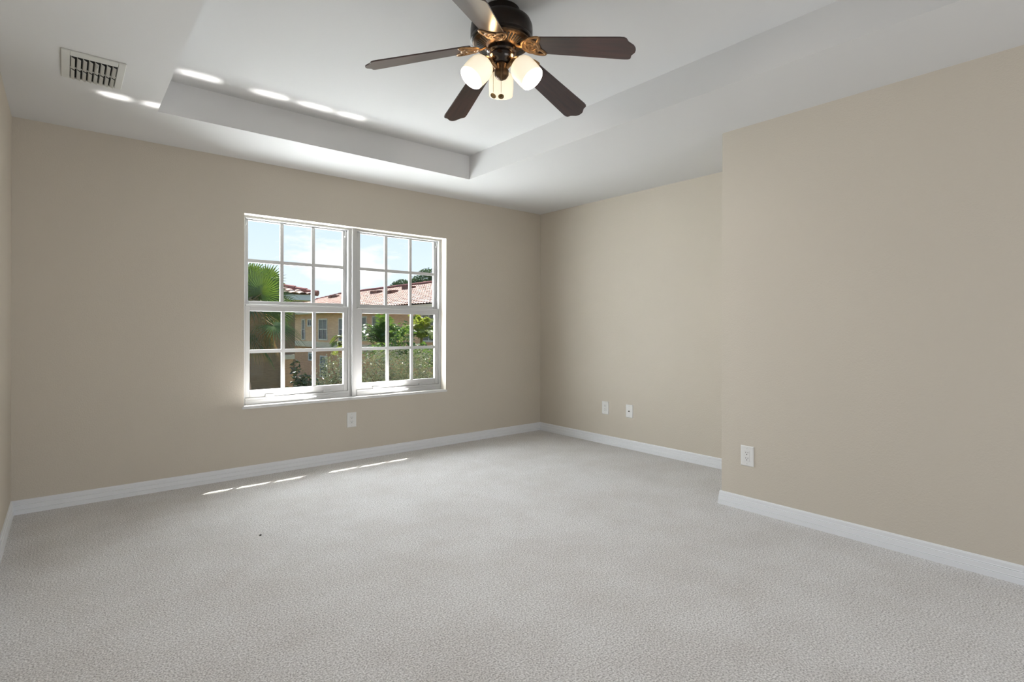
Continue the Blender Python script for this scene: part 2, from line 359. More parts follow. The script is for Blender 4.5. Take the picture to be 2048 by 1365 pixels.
def sash(name, gx0, gx1, gz0, gz1, y, depth, rails, zb, zt, mz, extra=None):
    """rails: outer x0,x1 ; zb/zt outer z; mz horizontal muntin centre"""
    ox0, ox1 = rails; bm = bmesh.new()
    box(bm, ox0, gx0, y, y+depth, zb, zt); box(bm, gx1, ox1, y, y+depth, zb, zt)
    box(bm, gx0, gx1, y, y+depth, gz1, zt); box(bm, gx0, gx1, y, y+depth, zb, gz0)
    if extra: extra(bm)
    s = wobj(name, bevelled(bm, 0.002, 1), M_vinyl)
    bm = bmesh.new(); w = (gx1-gx0); my = y+depth*0.15
    for k in (1, 2):
        c = gx0+w*k/3; box(bm, c-0.0135, c+0.0135, my, my+0.016, gz0-0.002, gz1+0.002)
    for k in range(3):
        a = gx0 + w*k/3 + (0.0135 if k else -0.002); b = gx0+w*(k+1)/3 - (0.0135 if k < 2 else -0.002)
        box(bm, a, b, my, my+0.015, mz-0.0135, mz+0.0135)
    o = wobj('muntin_grid', bm, M_vinyl, s)
    bm = bmesh.new(); box(bm, gx0-0.003, gx1+0.003, y+depth*0.7, y+depth*0.7+0.004, gz0-0.003, gz1+0.003)
    wobj('glass_pane', bm, M_glass, s)
    return s
for (a, b, g0, g1) in ((WX0+0.028, MUL0-0.028, 1.112, 1.884), (MUL1+0.028, WX1-0.028, 2.046, 2.815)):
    sash('upper_sash', g0, g1, 1.365, 2.004, US, 0.026, (a+0.001, b-0.001), 1.318, 2.012, 1.684)
    def lockrail(bm, a=a, b=b):
        box(bm, a+0.004, b-0.004, LS-0.010, LS, 1.322, 1.334)
    ls = sash('lower_sash', g0+0.004, g1-0.004, 0.655, 1.282, LS, 0.030, (a+0.001, b-0.001), 0.598, 1.338, 0.962, lockrail)
    for xx in (a+(b-a)*0.22, a+(b-a)*0.78):
        bm = bmesh.new(); box(bm, xx-0.035, xx+0.035, LS-0.014, LS+0.001, 0.598, 0.618); wobj('lift_tab', bevelled(bm, 0.003, 2), M_vinyl, ls)
    for xx in (a+0.012, b-0.012):
        bm = tube([(xx, FY+0.036, 2.008), (xx, FY+0.020, 1.985), (xx-0.004, FY+0.016, 1.958), (xx-0.012, FY+0.016, 1.950), (xx-0.018, FY+0.018, 1.960)], 0.0035, 6)
        wobj('sash_hook', bm, M_vinyl, smooth=40)
    bm = bmesh.new(); box(bm, a+0.002, b-0.002, FY+0.0715, FY+0.0725, 0.598, 1.345); wobj('insect_screen', bm, M_screen)
bm = bmesh.new(); box(bm, WX0-0.012, WX1+0.012, D-0.006, D-0.0005, WZ0-0.020, WZ0); box(bm, WX0+0.001, WX1-0.001, D-0.0005, FY+0.08, WZ0-0.020, WZ0)
bmesh.ops.remove_doubles(bm, verts=bm.verts, dist=1e-5)
for v in bm.verts:   # the front nosing undulates slightly
    pass
wobj('window_sill', bm, M_sill)

# ------------------------------------------------------------------ outlets
def outlet(name, loc, rz, label, group=None, kind='outlet', cat='outlet', s=1.0):
    """local frame: face looks toward -Y, width along X"""
    t = empty(name, loc, rz, label=label, cat=cat, group=group)
    w, h = 0.042*s, 0.064*s
    bm = bmesh.new()
    back = [(-w, 0, -h), (w, 0, -h), (w, 0, h), (-w, 0, h)]; q = 0.005
    front = [(-w+q, -0.0065, -h+q), (w-q, -0.0065, -h+q), (w-q, -0.0065, h-q), (-w+q, -0.0065, h-q)]
    mid = [(-w, -0.003, -h), (w, -0.003, -h), (w, -0.003, h), (-w, -0.003, h)]
    rings = [[bm.verts.new(p) for p in r] for r in (back, mid, front)]
    for a, b in zip(rings, rings[1:]):
        for i in range(4): bm.faces.new((a[i], a[(i+1) % 4], b[(i+1) % 4], b[i]))
    bm.faces.new(rings[2]); bm.faces.new(list(reversed(rings[0])))
    bmesh.ops.recalc_face_normals(bm, faces=bm.faces)
    obj('cover_plate', bm, M_plate, t, smooth=20)
    for z in (-0.048*s, 0.048*s):
        o = obj('screw', lathe([(0.0, -0.001), (0.003, -0.001), (0.0034, 0.0005), (0.0032, 0.0012), (0.0, 0.0014)], 12, M=Matrix.Translation((0, -0.0066, z)) @ Matrix.Rotation(PI/2, 4, 'X')), M_ventm, t, smooth=40)
    if kind == 'outlet':
        bm = bmesh.new(); box(bm, -0.0168, 0.0168, -0.0085, -0.0062, -0.0335, 0.0335)
        r = obj('receptacle', bevelled(bm, 0.001, 1), M_plate, t)
        bm = bmesh.new()
        for zc in (-0.0175, 0.0175):
            box(bm, -0.0080, -0.0055, -0.0089, -0.0080, zc+0.001, zc+0.0095)
            box(bm, 0.0055, 0.0080, -0.0089, -0.0080, zc+0.002, zc+0.0090)
            lathe([(0.0, 0), (0.0030, 0), (0.0030, 0.0009), (0.0, 0.0009)], 10, bm, Matrix.Translation((0, -0.0080, zc-0.0065)) @ Matrix.Rotation(PI/2, 4, 'X'))
        obj('socket_slots', bm, M_slot, r)
        bm = bmesh.new(); 
        for (x0, x1, z0, z1) in ((-0.0176, -0.0168, -0.0343, 0.0343), (0.0168, 0.0176, -0.0343, 0.0343), (-0.0168, 0.0168, 0.0335, 0.0343), (-0.0168, 0.0168, -0.0343, -0.0335)):
            box(bm, x0, x1, -0.0068, -0.0060, z0, z1)
        obj('receptacle_gap', bm, M_ventm, r)
    else:
        bm = lathe([(0.0, 0), (0.0058, 0), (0.0058, 0.002), (0.0046, 0.003), (0.0046, 0.009), (0.0030, 0.009), (0.0, 0.006)], 16, M=Matrix.Translation((0, -0.0064, 0)) @ Matrix.Rotation(PI/2, 4, 'X'))
        obj('coaxial_jack', bm, M_slot, t, smooth=40)
    return t
outlet('wall_outlet', (1.912, D, 0.352), 0, 'white electrical outlet on the beige wall under the window')
outlet('wall_outlet', (XR, 3.518, 0.360), -PI/2, 'small white electrical outlet on the far right wall, left of the cable jack plate')
outlet('cable_jack_plate', (XR, 3.221, 0.361), -PI/2, 'small white wall plate with a single dark cable jack, right of an outlet', cat='wall plate', kind='jack', s=0.97)
outlet('wall_outlet', (XJ, 1.662, 0.345), -PI/2, 'larger looking white outlet on the projecting wall close to its corner')

# ------------------------------------------------------------------ ceiling vent
VX0, VX1, VY0, VY1 = -0.020, 0.228, 3.224, 3.578
vent = empty('ceiling_vent', ((VX0+VX1)/2, (VY0+VY1)/2, H), label='grey-white metal air vent with two rows of louvres in the ceiling', cat='vent')
vl = Vector(vent.location)
def vobj(name, bm, m, parent=vent):
    for v in bm.verts: v.co -= vl
    return obj(name, bm, m, parent)
lx0, lx1 = VX0+0.034, VX1-0.032; rows = ((VY0+0.055, VY0+0.198), (VY0+0.208, VY1-0.016))
bm = bmesh.new(); zt, zb = H, H-0.007
box(bm, VX0, lx0, VY0, VY1, zb, zt); box(bm, lx1, VX1, VY0, VY1, zb, zt)
box(bm, lx0, lx1, VY0, rows[0][0], zb, zt); box(bm, lx0, lx1, rows[0][1], rows[1][0], zb, zt); box(bm, lx0, lx1, rows[1][1], VY1, zb, zt)
vobj('vent_frame', bevelled(bm, 0.0025, 1), M_ventm)
bm = bmesh.new(); box(bm, lx0, lx1, rows[0][0], rows[1][1], H-0.0012, H-0.0004); vobj('vent_backing', bm, M_duct)
n = 8; pw = (lx1-lx0)/n
for ya, yb in rows:
    for k in range(n):
        x = lx0+pw*k; bm = bmesh.new()
        P = [(x+0.002, H-0.0015), (x+0.0045, H-0.010), (x+pw*0.80, H-0.0165), (x+pw*0.80, H-0.0150), (x+0.006, H-0.0085), (x+0.0045, H-0.0015)]
        a = [bm.verts.new((p[0], ya+0.006, p[1])) for p in P]; b = [bm.verts.new((p[0], yb-0.001, p[1])) for p in P]
        for i in range(6): bm.faces.new((a[i], a[(i+1) % 6], b[(i+1) % 6], b[i]))
        bm.faces.new(list(reversed(a))); bm.faces.new(b); bmesh.ops.recalc_face_normals(bm, faces=bm.faces)
        vobj('louvre', bm, M_ventm)
bm = bmesh.new(); x = lx0+pw*4.55; box(bm, x-0.002, x+0.002, rows[0][0]+0.03, rows[0][0]+0.065, H-0.022, H-0.004); vobj('damper_lever', bevelled(bm, 0.0007, 1), M_ventm)

# ------------------------------------------------------------------ crumb
sp = Vector((0.832, 3.174, 0.0)); bm = bmesh.new(); bmesh.ops.create_icosphere(bm, subdivisions=2, radius=0.006)
for v in bm.verts: v.co = Vector((v.co.x*1.2, v.co.y*0.8, v.co.z*0.6+0.003)) + noise.noise_vector(v.co*300)*0.0012
tag(obj('crumb', bm, M_crumb, loc=sp, smooth=60), 'tiny dark crumb lying on the carpet in front of the window', 'crumb')

# ------------------------------------------------------------------ ceiling fan
FX, FYY = 1.565, 1.963
fan = empty('ceiling_fan', (FX, FYY, 2.30), label='dark bronze five-blade ceiling fan with three lit frosted shades, in the tray ceiling', cat='ceiling fan')
Z0 = 2.30
def lp(prof): return [(r, z-Z0) for r, z in prof]
obj('canopy', lathe(lp([(0, HT), (0.080, HT), (0.084, HT-0.004), (0.084, 2.600), (0.078, 2.592), (0.0, 2.592)])), M_bronze, fan, smooth=35)
obj('motor_housing', lathe(lp([(0, 2.600), (0.078, 2.600), (0.090, 2.598), (0.118, 2.592), (0.136, 2.580), (0.1435, 2.562), (0.1450, 2.545), (0.1450, 2.508), (0.1435, 2.503), (0.1450, 2.499), (0.1440, 2.490), (0.137, 2.486), (0.0, 2.486)]), 72), M_bronze, fan, smooth=35)
bp_ = obj('vent_plate', lathe(lp([(0, 2.486), (0.136, 2.486), (0.135, 2.481), (0.128, 2.478), (0.118, 2.4775), (0.078, 2.462), (0.070, 2.458), (0.0, 2.458)]), 72), M_copper, fan, smooth=35)
bm = bmesh.new()
for k in range(45):
    R_ = Matrix.Rotation(2*PI*k/45, 4, 'Z')
    P = [(0.084, 2.4635), (0.116, 2.4760)]
    v = [bm.verts.new(R_ @ Vector((r, s*wd, z-Z0-dz))) for (r, z), wd in zip(P, (0.0022, 0.0040)) for s in (-1, 1) for dz in (-0.002, 0.0012)]
    f = [(0, 4, 6, 2), (1, 3, 7, 5), (0, 1, 5, 4), (2, 6, 7, 3), (0, 2, 3, 1), (4, 5, 7, 6)]
    for q in f: bm.faces.new([v[i] for i in q])
o = obj('vent_slots', bm, M_slot, bp_)
obj('flywheel', lathe(lp([(0, 2.459), (0.066, 2.459), (0.070, 2.452), (0.070, 2.440), (0.064, 2.434), (0, 2.434)]), 48), M_shiny, fan, smooth=35)
obj('switch_housing', lathe(lp([(0, 2.435), (0.058, 2.435), (0.061, 2.425), (0.060, 2.412), (0.054, 2.398), (0.042, 2.388), (0.032, 2.384), (0, 2.384)]), 48), M_shiny, fan, smooth=35)
obj('light_fitter', lathe(lp([(0, 2.386), (0.031, 2.386), (0.033, 2.380), (0.031, 2.362), (0.034, 2.356), (0.033, 2.336), (0.024, 2.322), (0.010, 2.314), (0.0, 2.313)]), 40), M_copper, fan, smooth=35)
# blades (they droop a little toward their tips)
BR0, BR1, ZR, ZTIP = 0.150, 0.632, 2.447, 2.332
A0 = math.atan2(fw.y, fw.x)
ANG = [A0-math.radians(a) for a in (113.0, 43.0, -28.0, -97.5, -169.0)]
DROOP = math.atan2(ZR-ZTIP, BR1-BR0-0.0)
def blade_outline():
    half = [(0.0, 0.046), (0.008, 0.0515), (0.03, 0.054), (0.20, 0.060), (0.425, 0.069), (0.443, 0.0675), (0.453, 0.062), (0.4565, 0.053), (0.459, 0.043), (0.467, 0.034), (0.4785, 0.022), (0.483, 0.010), (0.484, 0.0)]
    return [(x, -y) for x, y in half] + [(x, y) for x, y in reversed(half[:-1])]
def blade_bm():
    bm = bmesh.new(); o_ = blade_outline()
    a = [bm.verts.new((x, y, 0.003)) for x, y in o_]; b = [bm.verts.new((x, y, -0.003)) for x, y in o_]
    bm.faces.new(a); bm.faces.new(list(reversed(b))); n_ = len(o_)
    for i in range(n_): bm.faces.new((a[i], b[i], b[(i+1) % n_], a[(i+1) % n_]))
    bmesh.ops.recalc_face_normals(bm, faces=bm.faces); bevelled(bm, 0.0010, 1); return bm
def bracket_bm():
    """arm from flywheel, then a pierced rose scroll under the blade root; frame: x out along blade from the axis at blade root origin"""
    bm = bmesh.new(); z = -0.0075
    tube([(-0.088, 0, 0.004), (-0.075, 0, 0.0), (-0.06, 0, -0.006), (-0.042, 0, -0.008)], [0.011, 0.010, 0.009, 0.012], 8, bm=bm, flat=0.55)
    def loop(cx, cy, rx, ry, rot=0, r=0.0075, a0=0, a1=2*PI, closed=True, sh=0.0, n_=28):
        pts = []
        for i in range(n_ if closed else n_+1):
            a = a0+(a1-a0)*i/n_; x = rx*math.cos(a); y = ry*math.sin(a)*(1-sh*math.cos(a))
            pts.append((cx+x*math.cos(rot)-y*math.sin(rot), cy+x*math.sin(rot)+y*math.cos(rot), z))
        tube(pts, r, 8, closed, bm, flat=0.62)
    loop(-0.004, 0.0, 0.040, 0.042)                       # centre bloom
    loop(0.018, 0.033, 0.040, 0.020, 0.55, sh=0.3)        # leaf
    loop(0.018, -0.033, 0.040, 0.020, -0.55, sh=0.3)      # leaf
    lathe([(0, -0.0055), (0.036, -0.0055), (0.036, -0.0085), (0, -0.0085)], 28, bm, Matrix.Translation((-0.004, 0, 0)))
    pts = []
    for i in range(34):                                   # spiral in the bloom
        a = 0.6+i/33*3.4*PI; r = 0.028-0.021*i/33; pts.append((-0.004+r*math.cos(a), r*math.sin(a), z-0.002))
    tube(pts, 0.0048, 6, bm=bm, flat=0.8)
    for p in ((0.016, 0.030), (0.016, -0.030), (-0.008, 0)):
        lathe([(0, z-0.008), (0.005, z-0.007), (0.0055, z-0.003), (0.0055, 0.004)], 10, bm, Matrix.Translation((p[0], p[1], 0)))
    return bm
b0 = k0 = None
for i, a in enumerate(ANG):
    Mx = Matrix.Rotation(a, 4, 'Z') @ Matrix.Translation((BR0, 0, ZR-Z0)) @ Matrix.Rotation(DROOP, 4, 'Y') @ Matrix.Rotation(math.radians(-12), 4, 'X')
    Mb = Matrix.Rotation(a, 4, 'Z') @ Matrix.Translation((BR0, 0, ZR-Z0)) @ Matrix.Rotation(DROOP*0.75, 4, 'Y') @ Matrix.Rotation(math.radians(-12), 4, 'X')
    if i == 0: b0 = obj('blade', blade_bm(), M_blade, fan, smooth=40); k0 = obj('blade_bracket', bracket_bm(), M_scroll, fan, smooth=50); b, k = b0, k0
    else:
        b = b0.copy(); COL.objects.link(b); k = k0.copy(); COL.objects.link(k)
    b.matrix_local = Mx; k.matrix_local = Mb
# lamps
LA = [A0-math.radians(a) for a in (118, -122, -2)]
for a in LA:
    tilt = math.radians(40)
    # shade axis goes outward and down
    dz_ = 0.022 if a == LA[2] else 0.0
    base = Matrix.Translation((0, 0, dz_)) @ Matrix.Rotation(a, 4, 'Z') @ Matrix.Translation((0.074, 0, 2.386-Z0)) @ Matrix.Rotation(PI-tilt, 4, 'Y')
    # in base frame +Z is the direction the mouth looks
    arm = [(0.026, 0, 2.364-Z0), (0.045, 0, 2.378-Z0), (0.062, 0, 2.394-Z0), (0.074, 0, 2.388-Z0)]
    obj('lamp_arm', tube([Matrix.Rotation(a, 4, 'Z') @ Vector(p)+Vector((0, 0, dz_)) for p in arm], [0.010, 0.009, 0.010, 0.012], 10), M_scroll, fan, smooth=50)
    obj('socket_cup', lathe([(0, -0.008), (0.016, -0.008), (0.022, -0.002), (0.027, 0.016), (0.030, 0.022), (0.026, 0.024), (0, 0.020)], 32, M=base), M_scroll, fan, smooth=35)
    out_ = [(0.024, 0.020), (0.040, 0.024), (0.052, 0.034), (0.0580, 0.050), (0.0600, 0.070), (0.0600, 0.095), (0.0582, 0.130), (0.0565, 0.133)]
    sh = obj('glass_shade', lathe(out_, 48, M=base), M_shade, fan, smooth=60)
    inn = [(0.0565, 0.133), (0.0548, 0.130), (0.0555, 0.095), (0.0560, 0.070), (0.0545, 0.052), (0.048, 0.038), (0.036, 0.029), (0.0, 0.027)]
    obj('shade_lining', lathe(inn, 48, M=base), M_shadein, sh, smooth=60)
    obj('bulb', lathe([(0.012, 0.028), (0.014, 0.045), (0.024, 0.065), (0.028, 0.082), (0.024, 0.100), (0.012, 0.110), (0, 0.112)], 24, M=base), M_bulb, sh, smooth=60)
    pw_ = fan.matrix_basis @ (base @ Vector((0, 0, 0.0)))
    q = Matrix.Translation((FX, FYY, Z0)) @ base @ Vector((0.0, 0, -0.016))
    lamp('fan_lamp_light', 'POINT', q+Vector((0, 0, 0.016)), None, 0.34, (1.0, 0.64, 0.30), shadow_soft_size=0.016)
    mdir = (base.to_3x3() @ Vector((0, 0, 1)))
    lamp('fan_lamp_glow', 'AREA', Matrix.Translation((FX, FYY, Z0)) @ base @ Vector((0, 0, 0.1145)), mdir, 3.4, (1.0, 0.94, 0.88), shape='DISK', size=0.045)
# pull chains
def chain(off_r, off_f, ztop, zbot, plate_rot):
    p = rt0*off_r - fw*off_f
    bm = bmesh.new(); n_ = int((ztop-zbot)/0.0042)
    for i in range(n_):
        bmesh.ops.create_icosphere(bm, subdivisions=1, radius=0.0015, matrix=Matrix.Translation((p.x, p.y, ztop-i*0.0042-Z0)))
    tube([(p.x, p.y, ztop-Z0), (p.x, p.y, zbot-Z0)], 0.0005, 5, bm=bm)
    c = obj('pull_chain', bm, M_brass, fan, smooth=60)
    R_ = Matrix.Translation((p.x, p.y, zbot-0.013-Z0)) @ Matrix.Rotation(-YAW+plate_rot, 4, 'Z') @ Matrix.Rotation(PI/2-0.35, 4, 'X')
    pd = lathe([(0, -0.004), (0.010, -0.004), (0.0135, -0.002), (0.0140, 0.0), (0.0135, 0.002), (0.011, 0.003), (0.0095, 0.002), (0.008, 0.004), (0.003, 0.0045), (0, 0.0045)], 24, M=R_)
    obj('pendant', pd, M_brass, c, smooth=40)
chain(-0.001, 0.036, 2.372, 2.234, 0.0)
chain(-0.038, 0.020, 2.340, 2.244, 0.5)

# ------------------------------------------------------------------ outside: tile roofs and buildings
def tile_slope(p0, ex, es, W_, L_, cuts=(), pitch=0.30, row=0.40, amp=0.045, seg=6):
    """barrel tiled slope: p0 eave corner, ex unit along eave, es unit up the slope; cuts = (point, normal) planes, keep the side away from normal"""
    bm = bmesh.new(); nrm = ex.cross(es).normalized()
    if nrm.z < 0: nrm = -nrm
    nx = int(W_/pitch*seg); rows_ = []
    nr = int(L_/row)
    for j in range(nr):
        for (s, h) in ((j*row, 0.045), ((j+1)*row-0.002, 0.0)):
            ring = []
            for i in range(nx+1):
                x = i*pitch/seg; w = amp*abs(math.sin(PI*x/pitch)) ** 0.8
                ring.append(bm.verts.new(p0+ex*x+es*s+nrm*(w+h)))
            rows_.append(ring)
    for a, b in zip(rows_, rows_[1:]):
        for i in range(nx): bm.faces.new((a[i], a[i+1], b[i+1], b[i]))
    for pt, nn in cuts:
        bmesh.ops.bisect_plane(bm, geom=list(bm.verts)+list(bm.edges)+list(bm.faces), plane_co=pt, plane_no=nn, clear_outer=True)
    bmesh.ops.recalc_face_normals(bm, faces=bm.faces)
    return bm
def hip_roof(parent, x0, x1, y0, y1, ze, ridge_axis, slope, seg=6):
    """four tiled slopes on a rectangle; returns ridge ends"""
    org = Vector(parent.location)
    w = (x1-x0)/2 if ridge_axis == 'y' else (y1-y0)/2
    zr = ze+w*slope; L = math.sqrt(w*w+(w*slope)**2)
    if ridge_axis == 'y': r0, r1 = Vector((x0+w, y0+w, zr)), Vector((x0+w, y1-w, zr))
    else: r0, r1 = Vector((x0+w, y0+w, zr)), Vector((x1-w, y0+w, zr))
    c = [Vector((x0, y0, ze)), Vector((x1, y0, ze)), Vector((x1, y1, ze)), Vector((x0, y1, ze))]
    X, Y, Z = Vector((1, 0, 0)), Vector((0, 1, 0)), Vector((0, 0, 1))
    cs = 1/math.sqrt(1+slope**2)
    S = [(c[0], X, Y, x1-x0), (c[1], Y, -X, y1-y0), (c[2], -X, -Y, x1-x0), (c[3], -Y, X, y1-y0)]
    for (p, e, inn, wd) in S:
        es = (inn+Z*slope)*cs
        n1 = (-e+inn); n2 = (e+inn)
        bm = tile_slope(p-org, e, es, wd, L*1.0, cuts=((p-org, n1), (p+e*wd-org, n2)), seg=seg)
        obj('roof_slope', bm, M_tile, parent, smooth=60)
    ends = (r0, r1)
    bm = bmesh.new(); tube([r0-org+Z*0.05, r1-org+Z*0.05], 0.13, 8, bm=bm)
    q = [(c[0], r0), (c[1], r0 if ridge_axis == 'y' else r1), (c[2], r1), (c[3], r1 if ridge_axis == 'y' else r0)]
    for a, b_ in q:
        n_ = int((b_-a).length/0.45)
        for i in range(n_):
            s, e_ = a.lerp(b_, i/n_), a.lerp(b_, (i+1.12)/n_); tube([s-org+Z*0.07, e_-org+Z*0.05], [0.11, 0.085], 8, bm=bm)
    obj('ridge_tiles', bm, M_ridge, parent, smooth=50)
def ext_window(parent, face, c, a0, a1, z0, z1, cols=2, blind=True):
    """face 'x': wall plane x=c looking to -x, a along y; face 'y': plane y=c looking -y"""
    org = Vector(parent.location); fr = 0.10
    def bx(bm, a, b, d0, d1, z_0, z_1):
        if face == 'x': box(bm, c-d1, c-d0, a, b, z_0, z_1)
        else: box(bm, a, b, c-d1, c-d0, z_0, z_1)
    bm = bmesh.new()
    bx(bm, a0-fr, a0, 0, 0.06, z0-fr, z1+fr); bx(bm, a1, a1+fr, 0, 0.06, z0-fr, z1+fr); bx(bm, a0, a1, 0, 0.06, z1, z1+fr); bx(bm, a0, a1, 0, 0.08, z0-fr, z0)
    zm = (z0+z1)/2
    if z1-z0 > 0.8: bx(bm, a0, a1, 0.0, 0.04, zm-0.03, zm+0.03)
    for k in range(1, cols):
        x = a0+(a1-a0)*k/cols; bx(bm, x-0.03, x+0.03, 0.0, 0.042, z0, z1)
    for v in bm.verts: v.co -= org
    w_ = obj('window', bm, M_extframe, parent)
    bm = bmesh.new(); bx(bm, a0, a1, 0.001, 0.012, z0, z1)
    for v in bm.verts: v.co -= org
    obj('pane', bm, M_extpane, w_)
    if blind:
        bm = bmesh.new(); k = int((z1-zm)/0.07)
        for i in range(k): bx(bm, a0+0.02, a1-0.02, 0.012, 0.022, zm+0.04+i*0.07, zm+0.04+i*0.07+0.055)
        for v in bm.verts: v.co -= org
        obj('blind', bm, M_blind, w_)
def bx_part(name, parent, m, *boxes):
    bm = bmesh.new(); org = Vector(parent.location)
    for b_ in boxes: box(bm, *b_)
    for v in bm.verts: v.co -= org
    return obj(name, bm, m, parent)

# long building on the right, its wall runs straight away from us
B1 = empty('apartment_building', (21, 38, -3.2), label='long tan apartment building with a wide terracotta tile roof, right of the mullion', cat='building')
WXF = 15.2
bx_part('wall', B1, M_stucco, (WXF, 26.8, 16, 57, -0.42, 2.42))
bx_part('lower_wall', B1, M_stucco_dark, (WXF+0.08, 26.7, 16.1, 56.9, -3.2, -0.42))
bx_part('floor_band', B1, M_band, (WXF-0.10, WXF+0.02, 15.9, 57.1, -0.42, -0.22), (WXF-0.06, WXF+0.02, 15.9, 57.1, -0.22, 0.02))
bx_part('gutter', B1, M_band, (14.62, 14.74, 15.4, 57.6, 2.20, 2.40), (14.74, WXF, 15.5, 57.5, 2.33, 2.38))
hip_roof(B1, 14.6, 27.4, 15.3, 57.7, 2.40, 'y', 0.325, seg=4)
for (a0, a1, z0, z1, c_) in ((40.1, 41.7, 0.27, 1.73, 2), (36.3, 37.7, 0.27, 1.73, 2), (43.4, 44.2, 1.30, 1.74, 2), (45.0, 45.6, 0.2, 1.75, 1), (33.2, 33.9, 0.35, 1.8, 1), (31.4, 32.2, 0.35, 1.8, 1), (24.6, 26.0, 0.46, 1.82, 2), (48.5, 50, 0.27, 1.73, 2)):
    ext_window(B1, 'x', WXF, a0, a1, z0, z1, c_)
for (a0, a1, z0, z1, c_) in ((40.3, 41.6, -2.6, -1.13, 1), (43.4, 44.2, -1.45, -0.98, 1), (36.3, 37.7, -2.6, -1.13, 2)):
    ext_window(B1, 'x', WXF+0.08, a0, a1, z0, z1, c_)
for u_, v_, xx in ((752, 584, 19.0), (779, 586, 18.2), (787, 583, 18.4), (817, 577, 19.4), (663, 597, 19.0), (671, 596, 19.1)):
    d_ = (px(u_, v_, 1)-Vector((0, 0, CH))); t_ = xx/d_.x; y_ = t_*d_.y; z_ = 2.40+(xx-14.6)*0.325
    s_ = 0.5 if u_ in (752, 817) else 0.22
    bx_part('roof_vent', B1, M_tilevent, (xx-0.2, xx+0.25, y_-s_*1.3, y_+s_*1.3, z_+0.02, z_+0.24))

# nearer building on the left, its wall faces us
B2 = empty('apartment_building', (-2, 27, -3.2), label='nearer taupe building with a tile hip roof corner and white gutter, behind the fan palm', cat='building')
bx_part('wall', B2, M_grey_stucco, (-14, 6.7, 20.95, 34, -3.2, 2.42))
bx_part('pier_cap', B2, M_band, (6.22, 6.62, 20.72, 20.95, -0.04, 0.12))
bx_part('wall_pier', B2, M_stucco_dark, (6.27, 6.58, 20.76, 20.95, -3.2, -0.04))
bx_part('gutter', B2, M_fascia, (-14.6, 7.2, 20.30, 20.44, 2.16, 2.36), (7.08, 7.22, 20.44, 34.6, 2.16, 2.36))
bx_part('soffit', B2, M_band, (-14.5, 7.08, 20.44, 20.95, 2.14, 2.20))
hip_roof(B2, -14.7, 7.3, 20.2, 34.7, 2.36, 'x', 0.30)

# ------------------------------------------------------------------ plants
def fan_leaf(bm, base, out, nrm, R, n_=30, spread=4.3, droop=0.25, fuse=0.42, rnd=None):
    """palmate leaf: base point, outward dir, face normal"""
    rnd = rnd or random; out = out.normalized(); nrm = (nrm-out*nrm.dot(out)).normalized(); side = out.cross(nrm)
    for k in range(n_):
        a = (k/(n_-1)-0.5)*spread; L = R*(1-0.22*abs(a)/(spread/2))*rnd.uniform(0.92, 1.05)
        d = out*math.cos(a)+side*math.sin(a); pd = nrm.cross(d)
        w = R*spread/n_*fuse*0.5
        def P(t, s, h): return base+d*(L*t)+pd*s+nrm*h+Vector((0, 0, -1))*(droop*R*max(0, t-0.45)**2*3)
        pts = [(0.02, 0.1*w, 0), (fuse, w, 0), (0.78, w*0.38, 0), (1.0, 0.001, 0)]
        L1 = [bm.verts.new(P(t, -s, -s*0.5)) for t, s, _ in pts]; Lc = [bm.verts.new(P(t, 0, s*0.25)) for t, s, _ in pts]; L2 = [bm.verts.new(P(t, s, -s*0.5)) for t, s, _ in pts]
        for i in range(3):
            bm.faces.new((L1[i], L1[i+1], Lc[i+1], Lc[i])); bm.faces.new((Lc[i], Lc[i+1], L2[i+1], L2[i]))
